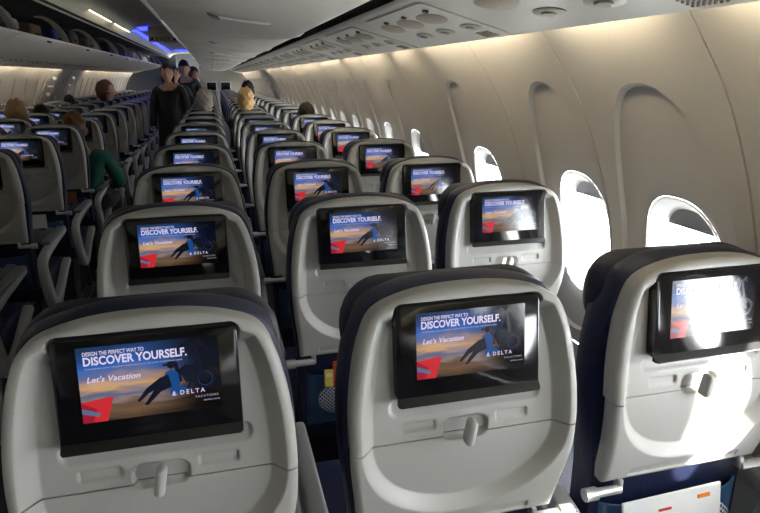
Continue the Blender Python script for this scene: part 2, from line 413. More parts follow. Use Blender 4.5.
def c_armrest(bm, x, w, pad=True):
    # body: C-shaped loop, opening forward
    body = spline([(.46, .47), (.36, .43), (.25, .375), (.15, .335), (.075, .345), (.030, .41), (.000, .50), (-.012, .565), (.010, .600), (.07, .615), (.20, .630), (.46, .650)], 44)
    n = len(body)
    def sec(i):
        t = i/(n-1)
        h = .038+.026*math.exp(-((t-.42)/.16)**2)
        return rrect(w, h, .012, 3)
    sweep(bm, [(x, a, b) for a, b in body], sec)
def make_seat(aisle):
    """aisle: 0 none, -1 armrest only at the left ... every seat has a left armrest; 1 = extra right armrest"""
    root = empty('passenger_seat', (0, 0, 0))
    shell_patch('upper_shell', .024, -.2425, M['shell'], root)
    tr = shell_patch('tray_table', -.2447, -.441, M['shell'], root, .038)
    bm = bmesh.new()   # turn knob that holds the tray shut
    yl = float(base(-.232))+.018
    R_ = Matrix.Rotation(math.radians(10), 3, 'Y')
    box(bm, (.001, yl-.012, Z0-.230), (.016, .026, .046), .007, 3, R_)
    obj('tray_latch', bm, M['latch'], tr)
    # monitor
    bm = bmesh.new()
    def mring(ins, dy):
        return [(x, mon_y(z-.0815)+dy, z-.0815+Z0) for x, z in rrect(.255-2*ins, .163-2*ins, .012-ins*.5, 5)]
    loft(bm, [mring(0, .026), mring(0, .003), mring(.0009, .0009), mring(.003, 0)])
    mon = obj('monitor', bm, M['black'], root); 
    bm = bmesh.new()
    sec = [(-.006, .0), (-.015, -.013), (-.0175, -.014), (-.0195, -.011), (-.0195, .004), (0, .004)]
    V0 = -.146
    rings = [[(x, mon_y(V0)+b, V0+a+Z0) for a, b in sec] for x in (-.1270, -.123, .123, .1270)]
    for rr_, k in ((rings[0], .6), (rings[3], .6)):
        for i, p in enumerate(rr_): rr_[i] = (p[0], mon_y(V0)+(p[1]-mon_y(V0))*k, p[2])
    loft(bm, rings)
    obj('monitor_lip', bm, M['lip'], mon)
    make_picture(mon)
    # back cushion
    bm = bmesh.new()
    loft(bm, [outline_ring(*a) for a in ((.038, .012, .003, .000, -.68), (.044, .002, .005, .002, -.69), (.056, 0, .006, .004, -.695), (.085, 0, .006, .004, -.695),
                                        (.112, .004, .006, .001, -.695), (.128, .016, .005, -.004, -.69), (.132, .04, .004, -.008, -.68))])
    obj('back_cushion', bm, M['navy'], root)
    bm = bmesh.new(); slab(bm, .080, .172, .197, .014, -.150, .036, .075, -.02)
    obj('headrest', bm, M['head'], root)
    # seat cushion
    bm = bmesh.new(); box(bm, (0, .35, .405), (.44, .50, .12), .035, 3); obj('seat_cushion', bm, M['navy'], root)
    # literature pocket on the lower rear
    bm = bmesh.new()
    G = []
    for v in np.linspace(-.505, -.680, 14):
        t = min(1., max(0., (v+.505)/(-.175))); row = []
        for x in np.linspace(-.172, .172, 17):
            ex = 1-(abs(x)/.172)**4
            row.append((x, .036-.004-(.030*(1-t)**.6*ex+.012*ex*math.sin(PI*t))+.003*math.sin(x*60+v*45)*ex, v+Z0+.006*(1-(x/.172)**2)*(1-t)*-1))
        G.append(row)
    V = [[bm.verts.new(p) for p in r] for r in G]
    B = [[bm.verts.new((p[0], p[1]+.005, p[2])) for p in r] for r in G]
    for Q in (V, B):
        for i in range(13):
            for j in range(16): bm.faces.new((Q[i][j], Q[i+1][j], Q[i+1][j+1], Q[i][j+1]))
    L1 = V[0]+[V[i][-1] for i in range(1, 14)]+V[-1][::-1][1:]+[V[i][0] for i in range(12, 0, -1)]
    L2 = B[0]+[B[i][-1] for i in range(1, 14)]+B[-1][::-1][1:]+[B[i][0] for i in range(12, 0, -1)]
    ring_faces(bm, L1, L2)
    pk = obj('seat_pocket', bm, M['pocket'], root, angle=1.2)
    bm = bmesh.new()
    outer = rrect(.28, .095, .045, 6)
    def pr(k, d): return [(x*k, .036-.030-d-.004*(1-abs(z)/.05), z*k-.585+Z0) for x, z in outer]
    loft(bm, [pr(1, -.012), pr(1, .003), pr(.93, .007), pr(.5, .011)])
    obj('mesh_pouch', bm, M['net'], pk)
    # hinge tubes at the foot of the tray
    for sx in (-1, 1):
        bm = bmesh.new()
        cyl(bm, (sx*.150, .006, Z0-.455), (sx*.205, .006, Z0-.455), .0095, n=14); cyl(bm, (sx*.205, .006, Z0-.455), (sx*.232, .006, Z0-.455), .0135, n=14)
        box(bm, (sx*.150, .012, Z0-.448), (.012, .02, .03), .004)
        obj('tray_hinge', bm, M['silver'], root)
    for sx in ((-1, 1) if aisle == 1 else (1,) if aisle == 2 else (-1,)):
        bm = bmesh.new(); c_armrest(bm, sx*.246, .044)
        ar = obj('armrest', bm, M['arm'], root)
        bm = bmesh.new(); box(bm, (sx*.246, .275, .664), (.046, .37, .022), .010, 3, None); obj('armrest_pad', bm, M['pad'], ar)
    for sx in (-1, 1):
        bm = bmesh.new(); sweep(bm, [(sx*.17, .14, 0), (sx*.17, .18, .2), (sx*.17, .24, .36)], rrect(.03, .04, .008, 2)); 
        box(bm, (sx*.17, .34, .02), (.05, .5, .04), .008); sweep(bm, [(sx*.17, .52, .02), (sx*.17, .48, .36)], rrect(.03, .03, .008, 2))
        obj('leg', bm, M['metal'], root)
    return root

PITCH = .787; Y1 = .846
COLX = {'A': .516, 'B': 1.016, 'C': 1.50}
cname = {'A': 'aisle', 'B': 'middle', 'C': 'window'}
OFF = {('C', 1): (.028, .03), ('C', 2): (.022, .080), ('A', 2): (0, -.030), ('B', 2): (0, -.026), ('B', 3): (0, -.035), ('C', 3): (0, -.045), ('A', 3): (0, -.035)}
proto = {1: make_seat(1), 0: make_seat(0)}
used = set()
def place_seat(kind, loc, rec, label, group):
    p = proto[kind]
    if kind in used: p = copy_tree(p)
    used.add(kind)
    p.location = loc; tag(p, label, 'seat', group)
    if rec: p.rotation_euler = (0, 0, rec)
    return p
SKIP_R = set(); SKIP_L = set()
NR = 22
for r in range(1, NR+1):
    for c in 'ABC':
        if (c, r) in SKIP_R: continue
        dx, dy = OFF.get((c, r), (0, -.03 if r > 3 else 0))
        lab = f'grey-backed seat with lit screen, {ORD[r-1]} from the camera in the right-hand {cname[c]} column'
        if (c, r) == ('C', 1): lab = 'nearest right-hand window seat, sunlight across its grey tray and washed-out screen'
        if (c, r) == ('C', 2): lab = 'second right-hand window seat, reflections greying its screen, beside the second window'
        if (c, r) == ('B', 1): lab = 'nearest right-hand middle seat, in the front centre with a bright advert screen'
        if (c, r) == ('A', 1): lab = 'nearest right-hand aisle seat, at the bottom left with a bright advert screen'
        place_seat(1 if c == 'C' else 0, (COLX[c]+dx, Y1+PITCH*(r-1)+dy, 0), 0, lab, 'seats of the right-hand block')
YL = .865
for r in range(2, NR):
    for c in 'ABC':
        if (c, r) in SKIP_L: continue
        y = YL+PITCH*r
        lab = f'shaded grey-backed seat, {ORD[r-2]} from the camera in the {cname[c]} column left of the aisle'
        place_seat(1 if c == 'A' else 0, (-COLX[c]+.02, y, 0), 0, lab, 'seats of the left-hand block')

# ------------------------------------------------------------------ room shell
WXP = spline([(1.70, 1.395), (1.585, 1.492), (1.44, 1.60), (1.28, 1.68), (1.11, 1.742), (1.0, 1.766), (.85, 1.782), (.60, 1.785), (.3, 1.76), (0, 1.70)], 300)
def wx(z): return float(np.interp(-z, -WXP[:, 0], WXP[:, 1]))
ZC = .985
def se(phi, a, b, n):
    return (abs(math.cos(phi)/a)**n+abs(math.sin(phi)/b)**n)**(-1/n)
def panel(V, Fc, yl, yr, yc, sx, nang=80):
    """one sidewall panel (y from yl to yr) with a window cut at yc, appended to lists"""
    zt, zb = 1.70, .60
    cor = [math.atan2(z-ZC, y-yc) % (2*PI) for y in (yl, yr) for z in (zt, zb)]
    ph = sorted(set([round(2*PI*k/nang, 5) for k in range(nang)]+[round(c, 5) for c in cor]))
    al, ar = min(.205, yc-yl-.012), min(.205, yr-yc-.012)
    rings = []
    for p in ph:
        cs, sn = math.cos(p), math.sin(p)
        tr = 1e9
        if cs > 1e-6: tr = min(tr, (yr-yc)/cs)
        if cs < -1e-6: tr = min(tr, (yl-yc)/cs)
        if sn > 1e-6: tr = min(tr, (zt-ZC)/sn)
        if sn < -1e-6: tr = min(tr, (zb-ZC)/sn)
        a = ar if cs >= 0 else al; b = .475 if sn >= 0 else .33
        ra = min(se(p, a, b, 2.3), tr-.006)
        aw = min(.145, (yr-yc if cs >= 0 else yc-yl)-.006)
        rw = min(se(p, aw, .205, 2.5), ra-.004); rl = min(se(p, aw+.016, .222, 2.5), ra-.002)
        col = [(rw, .026), (rl, .018)]
        for t in (.2, .4, .6, .8, .94): col.append((rl+(ra-rl)*t, .020-.008*t))
        col.append((ra, .012)); col.append((ra+min(.008, (tr-ra)*.4), 0.))
        r0 = col[-1][0]
        for t in (.3, .6, .85): col.append((r0+(tr-.004-r0)*t, 0))
        col.append((max(r0, tr-.004), 0)); col.append((tr, .004)); col.append((tr, .06))
        rings.append([(sx*(wx(ZC+r*sn)+d), yc+r*cs, ZC+r*sn) for r, d in col])
    b0 = len(V); n = len(ph); k = len(rings[0])
    for rg in rings: V.extend(rg)
    for i in range(n):
        j = (i+1) % n
        for q in range(k-1): Fc.append((b0+i*k+q, b0+j*k+q, b0+j*k+q+1, b0+i*k+q+1))
RC = [.55-.508*k for k in range(9, -1, -1)]+[1.25, 1.70, 2.43, 3.36, 3.95]
while RC[-1] < 18.2: RC.append(RC[-1]+.508)
seam = [RC[0]-.254]
for a, b in zip(RC, RC[1:]): seam.append((a+b)/2)
seam.append(18.98)
ix = RC.index(1.25); seam[ix] = .992; seam[ix+1] = 1.518; seam[ix+2] = 2.03; seam[ix+3] = 3.05
YA = seam[0]
LC = [YA+.26+.508*k for k in range(46)]
LC = [y for y in LC if y < 18.7]; lseam = [YA]+[(a+b)/2 for a, b in zip(LC, LC[1:])]+[18.98]
def wall_mesh(name, centres, seams, sx):
    V, Fc = [], []
    for i, c in enumerate(centres): panel(V, Fc, seams[i], seams[i+1], c, sx, 96 if 0 < c < 4.2 and sx > 0 else 44)
    me = bpy.data.meshes.new(name); me.from_pydata(V, [], Fc); me.materials.append(M['wall']); me.materials.append(M['dado'])
    bm = bmesh.new(); bm.from_mesh(me)
    # dado under the panels
    zs = [.60, .45, .3, .15, 0]
    rows = [[bm.verts.new((sx*wx(z), y, z)) for y in (YA, 18.98)] for z in zs]
    for a, b in zip(rows, rows[1:]): bm.faces.new((a[0], a[1], b[1], b[0])).material_index = 1
    bmesh.ops.recalc_face_normals(bm, faces=bm.faces); 
    for f in bm.faces: f.smooth = True
    for e in bm.edges:
        if len(e.link_faces) == 2 and e.calc_face_angle(0) > .5: e.smooth = False
    bm.to_mesh(me); bm.free()
    return struct(link(bpy.data.objects.new(name, me)), 'pale sidewall panels with tall arched window hollows')
wall_mesh('wall_right', RC, seam, 1); wall_mesh('wall_left', LC, lseam, -1)

def window(n, yc, sx, shade_frac, aw=.145, yl=None, yr=None):
    root = empty(f'window_{n}', (sx*1.75, yc, ZC)); struct(root)
    nn = 44
    def ring(a, b, d, sh=2.5):
        return [(sx*(wx(ZC+se(p, a, b, sh)*math.sin(p))+d), yc+se(p, a, b, sh)*math.cos(p), ZC+se(p, a, b, sh)*math.sin(p)) for p in [2*PI*k/nn for k in range(nn)]]
    def loc(r): return [(x-sx*1.75, y-yc, z-ZC) for x, y, z in r]
    bm = bmesh.new()
    loft(bm, [loc(ring(aw, .205, .026)), loc(ring(aw-.004, .200, .023)), loc(ring(aw-.020, .186, .036)), loc(ring(.110, .170, .060)), loc(ring(.108, .168, .085))], False, False)
    obj('frame', bm, M['reveal'], root)
    bm = bmesh.new(); r0 = loc(ring(.119, .177, .078)); bm.faces.new([bm.verts.new(p) for p in r0]); obj('pane', bm, M['pane'], root, sm=False)
    if shade_frac > 0:
        zt = .176; zb = zt-2*.176*shade_frac
        bm = bmesh.new(); top = []
        ps = [p for p in np.linspace(0, PI, 60)]+([] if shade_frac < .5 else [])
        pts = []
        full = [(se(p, .118, .175, 2.5)*math.cos(p), se(p, .118, .175, 2.5)*math.sin(p)) for p in [2*PI*k/80 for k in range(80)]]
        pts = [q for q in full if q[1] > zb]
        if shade_frac < .999:
            hw = max(abs(q[0]) for q in pts if q[1] < zb+.03)
            left = sorted([q for q in pts if q[0] < 0], key=lambda q: q[1]); right = sorted([q for q in pts if q[0] >= 0], key=lambda q: q[1])
            pts = right+left[::-1]; pts = [(hw, zb)]+pts+[(-hw, zb)]
        def P(d): return [(sx*(wx(ZC+z)+d-1.75), y, z) for y, z in pts]
        loft(bm, [P(.062), P(.068)])
        box(bm, (sx*(wx(ZC+zb)+.060-1.75), 0, zb+.006), (.010, .16, .010), .003)
        obj('shade', bm, M['shade'], root)
    return root
n = 0
for i, c in enumerate(RC):
    n += 1
    window(n, c, 1, .17 if abs(c-1.25) < .01 else .16 if c < 3 else .32, min(.145, c-seam[i]-.006, seam[i+1]-c-.006))
for i, c in enumerate(LC):
    n += 1; window(n, c, -1, 1.0)
for i, c in enumerate(RC):     # sampling portals in the open windows
    l = bpy.data.lights.new('window_daylight', 'AREA'); l.shape = 'RECTANGLE'; l.size = .26; l.size_y = .37
    l.cycles.is_portal = True
    o = bpy.data.objects.new('window_daylight', l); COL.objects.link(o); o.location = (1.895, c, ZC); o.rotation_euler = (0, PI/2, 0)
    o.rotation_euler = Vector((-1, 0, 0)).to_track_quat('-Z', 'Y').to_euler(); l.size = .37; l.size_y = .26
    l.size, l.size_y = .40, .40

# floor, hull over the bins, end walls
def quad_obj(name, pts, m):
    bm = bmesh.new(); bm.faces.new([bm.verts.new(p) for p in pts]); return obj(name, bm, m, sm=False)
struct(quad_obj('floor', [(-1.78, YA, 0), (1.78, YA, 0), (1.78, 22.5, 0), (-1.78, 22.5, 0)], M['carpet']), 'dark carpeted cabin floor')
def extrude_profile(name, prof, y0, y1, m, parent=None, sm=True, ny=2, th=None):
    V = [[(x, y, z) for x, z in prof] for y in np.linspace(y0, y1, ny)]
    return grid_obj(name, V, m, parent, sm)
hull = spline([(1.395, 1.70), (1.30, 1.95), (1.0, 2.2), (.5, 2.33), (0, 2.36)], 20)
hp = [tuple(p) for p in hull]+[(-x, z) for x, z in hull[::-1][1:]]
struct(extrude_profile('ceiling_2', hp, YA, 22.5, M['dark']), 'hull sheet behind the bins, shade painted near black')
cp = [(.50, 1.98), (.445, 1.995), (.43, 2.03), (.37, 2.075), (.28, 2.11), (.12, 2.135), (0, 2.14)]
cp = cp+[(-x, z) for x, z in cp[::-1][1:]]
struct(extrude_profile('ceiling', cp, YA, 18.98, M['ceil']), 'olive-grey ceiling over the aisle')
def end_wall(name, y, m):
    prof = [(wx(z), z) for z in np.linspace(0, 1.70, 18)]+[tuple(p) for p in hull[1:]]
    pts = [(x, y, z) for x, z in prof]+[(-x, y, z) for x, z in prof[::-1][1:]]
    return struct(quad_obj(name, pts, m))
end_wall('wall_back', YA, M['bulk']); end_wall('wall_front', 22.5, M['dark'])
# bulkheads either side of the aisle
def bulkhead(name, x0, x1, m, label):
    bm = bmesh.new()
    xs = sorted((x0, x1)); sg = 1 if x1 > 0 else -1
    prof = [(abs(x0), 0)]+[(wx(z), z) for z in np.linspace(0, 1.66, 14)]+[(1.1, 1.75), (1.0, 2.05), (.45, 2.12), (abs(x0), 2.12)]
    loft(bm, [[(sg*x, y, z) for x, z in prof] for y in (18.9, 18.97)])
    return struct(obj(name, bm, m, sm=False), label)
bulkhead('wall_front_right', .30, 1.7, M['bulk'], 'grey bulkhead at the front of the right-hand block')
bulkhead('wall_front_left', -.30, -1.7, M['bulkblue'], 'blue-grey bulkhead at the front of the left-hand block')
for x, lab in ((.62, 'dark framed panel on the front bulkhead nearer the aisle'), (1.02, 'dark framed panel on the front bulkhead nearer the windows')):
    root = empty('bulkhead_panel', (x, 18.9, 1.22)); tag(root, lab, 'panel', 'dark panels on the front bulkhead')
    bm = bmesh.new(); box(bm, (0, -.012, 0), (.30, .024, .26), .008); obj('frame', bm, M['latch'], root)
    bm = bmesh.new(); box(bm, (0, -.027, 0), (.26, .01, .22), .004); obj('face', bm, M['black'], root)

# cove light strips along the wall tops
for sx, side in ((1, 'right'), (-1, 'left')):
    sl = [y for y in (seam if sx > 0 else lseam)]
    k = 0
    y = YA
    edges = [-4.0, -3.0, -2.0, -1.0, -.02, .99, 1.518, 2.56, 3.05, 4.17, 5.19, 6.2, 7.2, 8.2, 9.2, 10.2, 11.9, 12.9, 13.9, 14.9, 15.9, 16.9, 18.8]
    for a, b in zip(edges, edges[1:]):
        if abs(a-10.2) < .01: continue
        bm = bmesh.new(); g = .085
        box(bm, (sx*1.402, (a+b)/2, 1.630), (.014, b-a-2*g, .014), .004)
        o = obj('cove_light', bm, M['cove'])
        tag(o, f'warm strip lamp along the {side} wall top, {ORD[k]} from the back', 'light', f'strip lamps along the {side} wall'); k += 1
        
# service panel rail (structure), service units, bins
PSP = spline([(1.412, 1.610), (1.424, 1.592), (1.414, 1.590), (1.30, 1.620), (1.20, 1.647), (1.125, 1.671), (1.122, 1.676)], 26)
psu_rail = []
for sx, nm in ((1, 'trim_1'), (-1, 'trim_2')):
    o = extrude_profile(nm, [(sx*x, z) for x, z in PSP], YA, 18.9, M['psu']); struct(o, 'cream service rail above the seats')
def psp(x): 
    q = PSP[3:23]; return float(np.interp(x, q[::-1, 0], q[::-1, 1]))
def psu_unit():
    root = empty('service_unit', (1.28, 0, 1.63))
    def L(x, y): return Vector((x-1.28, y, psp(x)-1.63))
    def dn(x): 
        s = (psp(x+.01)-psp(x-.01))/.02; return Vector((s, 0, -1)).normalized()
    def disc(bm, x, y, a, b, d0, d1, n=24, mi=0, k=.85):
        rs = []
        for d, kk in ((d0, 1), (d1, 1), (d1+.002, k)):
            rs.append([L(x+a*kk*math.cos(t), y+b*kk*math.sin(t))+dn(x)*d for t in [2*PI*i/n for i in range(n)]])
        loft(bm, rs, mi=mi)
    bm = bmesh.new()
    pts = rrect(.26, .60, .03, 4)
    loft(bm, [[L(1.285+x*1, y)+dn(1.285+x)*d for x, y in pts] for d in (-.004, .004)]); obj('plate', bm, M['psu'], root)
    for y in (-.19, 0, .19):
        bm = bmesh.new(); disc(bm, 1.235, y+.04, .036, .085, .003, .0045); obj('reading_light', bm, M['dim'], root)
        bm = bmesh.new(); disc(bm, 1.325, y-.03, .026, .055, .003, .005); disc(bm, 1.325, y-.03, .013, .024, .005, .009); obj('air_vent', bm, M['vent'], root)
        bm = bmesh.new(); disc(bm, 1.19, y-.04, .008, .016, .003, .007, 12); obj('call_button', bm, M['lens'], root)
    bm = bmesh.new()
    for i in range(7):
        for j in range(4): disc(bm, 1.365+j*.010, -.24+i*.012, .003, .003, .003, .005, 6)
    obj('speaker_grille', bm, M['dim'], root)
    return root
u0 = psu_unit(); k = 0
for sx, side in ((1, 'right'), (-1, 'left')):
    for r in range(0 if sx > 0 else 6, 23):
        o = u0 if (r == 0 and sx > 0) else copy_tree(u0)
        o.location = (sx*1.28, (1.05 if sx > 0 else 1.5)+PITCH*r*1., 1.63)
        if sx < 0: o.rotation_euler = (0, 0, PI)
        tag(o, f'cream overhead service unit with lamps and vents, {ORD[r if sx > 0 else r-6]} from the camera above the {side} seats', 'service unit', f'overhead service units above the {side} seats')

for sx, nm in ((1, 'light_block_right'), (-1, 'light_block_left')):   # added unseen divider, stops strip-lamp light spilling onto the hull
    struct(extrude_profile(nm, [(sx*1.33, 1.614), (sx*1.33, 1.94)], YA, 18.9, M['dark']), 'added divider above the service rail, blocking strip-lamp light')

# right bins: closed, convex underside
BP = [(1.052, 1.735), (1.055, 1.70), (1.046, 1.672), (1.02, 1.657), (.93, 1.648), (.80, 1.651), (.66, 1.668), (.54, 1.693), (.465, 1.712), (.442, 1.720), (.432, 1.735), (.430, 1.80), (.438, 1.90), (.452, 1.99)]
bpts = spline(BP, 44)
def closed_bin(y0, y1):
    root = empty('overhead_bin', (.44, (y0+y1)/2, 1.72)); h = (y1-y0)/2-.003
    def ring(y, ins):
        n_ = len(bpts); out = []
        for i, (x, z) in enumerate(bpts):
            a = bpts[max(i-1, 0)]; b = bpts[min(i+1, n_-1)]; t = Vector((b[0]-a[0], b[1]-a[1])).normalized(); nn = Vector((t.y, -t.x))
            out.append((x-.44+nn.x*ins, y, z-1.72+nn.y*ins))
        return out+[(.04, y, .36), (.58, y, .40)]
    bm = bmesh.new()
    # belly: the underside sags a few millimetres between the ends
    ys = [-h, -h+.004, -h+.012]+list(np.linspace(-h+.05, h-.05, 9))+[h-.012, h-.004, h]
    loft(bm, [ring(y, (-.006 if abs(abs(y)-h) < 1e-6 else -.002 if abs(y) > h-.006 else .002*(1-(y/h)**4))) for y in ys])
    obj('door', bm, M['bin'], root)
    bm = bmesh.new()   # latch: dark finger wedge and a pale tab
    def Lz(x): return float(np.interp(x, BPx, BPz))-1.72
    BPx, BPz = bpts[14:34, 0][::-1], bpts[14:34, 1][::-1]
    v = [(.635, -.05), (.665, .0), (.675, .06), (.650, .045)]
    loft(bm, [[(x-.44, y, Lz(x)-d) for x, y in v] for d in (.004, .009)])
    obj('latch_pocket', bm, M['lens'], root)
    bm = bmesh.new(); v = [(.672, -.012), (.83, -.012), (.83, .010), (.672, .010)]
    xs = np.linspace(.672, .83, 8)
    loft(bm, [[(x-.44, -.012, Lz(x)-.003), (x-.44, .012, Lz(x)-.003), (x-.44, .012, Lz(x)-.010), (x-.44, -.012, Lz(x)-.010)] for x in xs])
    obj('latch_handle', bm, M['white'], root)
    bm = bmesh.new()   # bright edge trim along the lip
    box(bm, (-.002, 0, .002), (.016, 2*h, .012), .004); obj('lip_trim', bm, M['white'], root)
    return root
BL = 1.55; b0 = closed_bin(2.09-BL/2, 2.09+BL/2); k = 0
for i in range(-3, 11):
    yc = 2.09+BL*i
    o = b0 if i == 0 else copy_tree(b0)
    o.location = (.44, yc, 1.72)
    lab = f'closed cream overhead bin on the right, {ORD[max(0, i)]} in view from the camera' if i >= 0 else f'closed cream overhead bin on the right, {ORD[-i-1]} behind the camera'
    if i < 0 and i != -1:
        for ch in list(o.children): bpy.data.objects.remove(ch)
        bpy.data.objects.remove(o); continue
    tag(o, lab, 'bin', 'closed bins on the right')

# left bins: dropped open buckets with curved end walls
LP = spline([(-1.155, 1.80), (-1.16, 1.70), (-1.14, 1.650), (-1.08, 1.640), (-.95, 1.645), (-.80, 1.668), (-.66, 1.705), (-.575, 1.735), (-.55, 1.748), (-.548, 1.757)], 26)
def open_bin():
    root = empty('open_overhead_bin', (-.55, 0, 1.75)); h = BL/2-.004
    bm = bmesh.new()
    ins = [(x-.006, z+.012) for x, z in LP[::-1]]
    ins[-1] = (-1.145, 1.80)
    loft(bm, [[(x+.55, y, z-1.75) for x, z in list(map(tuple, LP))+ins] for y in (-h, -h+.01, h-.01, h)]); obj('bucket', bm, M['bin'], root)
    bm = bmesh.new(); box(bm, (.004, 0, .006), (.014, 2*h, .016), .005); obj('lip_trim', bm, M['bin'], root)
    arc = spline([(-.56, 1.752), (-.565, 1.80), (-.60, 1.875), (-.66, 1.945), (-.735, 1.985), (-.80, 1.98)], 14)
    for sy in (-1, 1):
        bm = bmesh.new()
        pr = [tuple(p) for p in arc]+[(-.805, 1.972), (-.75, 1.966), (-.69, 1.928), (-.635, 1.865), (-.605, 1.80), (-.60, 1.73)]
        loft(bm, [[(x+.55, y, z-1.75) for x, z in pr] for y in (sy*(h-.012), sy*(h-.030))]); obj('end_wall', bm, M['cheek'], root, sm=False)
    bm = bmesh.new(); box(bm, (.006, 0, -.012), (.016, .09, .014), .004); obj('latch', bm, M['lens'], root)
    return root
ob = open_bin(); k = 0
LB0 = 4.61-1.55*1.5
for i in range(0, 10):
    o = ob if i == 0 else copy_tree(ob)
    o.location = (-.55, LB0+BL*i+ .0, 1.75)
    tag(o, f'open overhead bin on the left with dark mouth, {ORD[i]} from the camera', 'bin', 'open bins on the left')
# fixed housing of the left bins (top and back), shade inside put into its near-black colour
struct(extrude_profile('trim_3', [(-.445, 1.995), (-.47, 1.985), (-.60, 2.03), (-1.0, 2.06), (-1.25, 1.95), (-1.32, 1.80), (-1.15, 1.70)], YA, 18.9, M['dark']), 'left locker housing, shade of its inside painted near black')
# bags in the open bins
def bag(kind, x, y, z, s, m, lab):
    root = empty(kind, (x, y, z)); tag(root, lab, 'suitcase' if kind == 'suitcase' else 'bag', 'bags in the left bins')
    bm = bmesh.new(); box(bm, (0, 0, s[2]/2), s, min(s)*.16, 3); obj('body', bm, m, root)
    bm = bmesh.new(); cxx = s[0]/2
    sweep(bm, [(cxx-.004, -.07, s[2]*.55), (cxx+.022, -.05, s[2]*.55), (cxx+.022, .05, s[2]*.55), (cxx-.004, .07, s[2]*.55)], rrect(.014, .014, .004, 2), Vector((0, 0, 1))); obj('handle', bm, M['lens'], root)
    if kind == 'suitcase':
        for sy in (-1, 1):
            bm = bmesh.new(); cyl(bm, (cxx, sy*s[1]*.38-.012, s[2]*.12), (cxx, sy*s[1]*.38+.012, s[2]*.12), .024); obj('wheel', bm, M['lens'], root)
fab = lambda nme, c: mat(nme, c, .75, bump=.3, bscale=200)
BK, NVY, GRY, WHT, BRN = fab('bag_black', (.015, .015, .017)), fab('bag_blue', (.012, .025, .14)), fab('bag_grey', (.10, .10, .11)), fab('bag_pale', (.40, .40, .38)), fab('bag_brown', (.10, .06, .03))
for i, (y, kind, s, m, lab) in enumerate([
        (3.55, 'suitcase', (.46, .36, .22), BK, 'black suitcase in the open bin nearest the camera'),
        (4.10, 'duffel_bag', (.40, .34, .20), GRY, 'grey duffel bag at the far end of the nearest open bin'),
        (4.98, 'suitcase', (.46, .34, .22), BK, 'black suitcase just past the first curved bin divider'),
        (5.42, 'shopping_bag', (.30, .24, .20), WHT, 'pale square bag beside a black case in the second open bin'),
        (5.86, 'duffel_bag', (.40, .34, .19), BRN, 'dark brown duffel bag at the far end of the second open bin'),
        (6.65, 'duffel_bag', (.42, .44, .20), NVY, 'blue duffel bag in the third open bin'),
        (7.25, 'suitcase', (.46, .36, .23), BK, 'black suitcase beside a blue duffel in the third open bin'),
        (8.15, 'suitcase', (.46, .38, .22), GRY, 'dark grey suitcase in the fourth open bin'),
        (8.75, 'duffel_bag', (.40, .44, .20), BK, 'black duffel bag in the fourth open bin'),
        (9.75, 'suitcase', (.46, .40, .22), BK, 'black suitcase in the fifth open bin'),
        (10.3, 'duffel_bag', (.42, .40, .20), BRN, 'brown duffel bag in the fifth open bin'),
        (11.4, 'suitcase', (.46, .40, .22), GRY, 'dark grey suitcase in the sixth open bin'),
        (13.0, 'shopping_bag', (.34, .34, .24), WHT, 'pale bag in the seventh open bin above the standing group')]):
    bag(kind, -.89, y, 1.712, (s[0]*.80, s[1], s[2]), m, lab)

# ceiling lamps, blue lamps, exit sign
for (a, b, lab) in ((6.32, 7.46, 'white ceiling tube lamp over the aisle nearer the camera'), (7.86, 9.05, 'white ceiling tube lamp over the aisle farther from the camera')):
    root = empty('ceiling_light', (-.382, (a+b)/2, 2.07)); tag(root, lab, 'light', 'tube lamps over the aisle')
    bm = bmesh.new(); box(bm, (0, 0, .006), (.070, b-a+.05, .016), .004, rot=Matrix.Rotation(.62, 3, 'Y')); obj('housing', bm, M['ceil'], root)
    bm = bmesh.new(); box(bm, (.006, 0, -.008), (.038, b-a, .018), .008, rot=Matrix.Rotation(.62, 3, 'Y')); obj('diffuser', bm, M['tube'], root)
for x, y, sx_, sy_, lab in ((-.335, 13.0, .07, 7.6, 'long blue ceiling lamp running along the aisle'), (-.215, 9.35, .20, .55, 'short blue ceiling lamp beside the exit sign'), (-.03, 16.9, .40, .5, 'blue ceiling lamp crossing the aisle far ahead')):
    bm = bmesh.new(); box(bm, (x, y, 2.085 if x < -.3 else 2.115), (sx_, sy_, .012), .003, rot=None); tag(obj('blue_light', bm, M['blue']), lab, 'light', 'blue ceiling lamps')
root = empty('exit_sign', (.08, 8.6, 2.10)); tag(root, 'grey overhead exit sign hanging over the aisle', 'sign')
bm = bmesh.new(); box(bm, (0, 0, -.10), (.36, .03, .19), .006); obj('box', bm, M['sign'], root)
bm = bmesh.new(); box(bm, (0, -.0155, -.155), (.34, .004, .065), .001); obj('face', bm, M['latch'], root)
vs, fs, w = text_polys('EXIT', .055, 0, 0)
def text_obj(name, body, size, m, parent, loc, sx=1.):
    vs, fs, w = text_polys(body, size, 0, 0, 0, sx)
    me = bpy.data.meshes.new(name); me.from_pydata([(x-w/2, 0, v) for x, v in vs], [], fs); me.materials.append(m)
    o = link(bpy.data.objects.new(name, me), parent); o.location = loc; return o
text_obj('lettering', 'EXIT', .068, M['signtext'], root, (0, -.0185, -.178), 1.3)
for sx in (-1, 1):
    bm = bmesh.new(); box(bm, (sx*.135, -.0185, -.155), (.03, .002, .03)); obj('arrow', bm, M['signtext'], root)

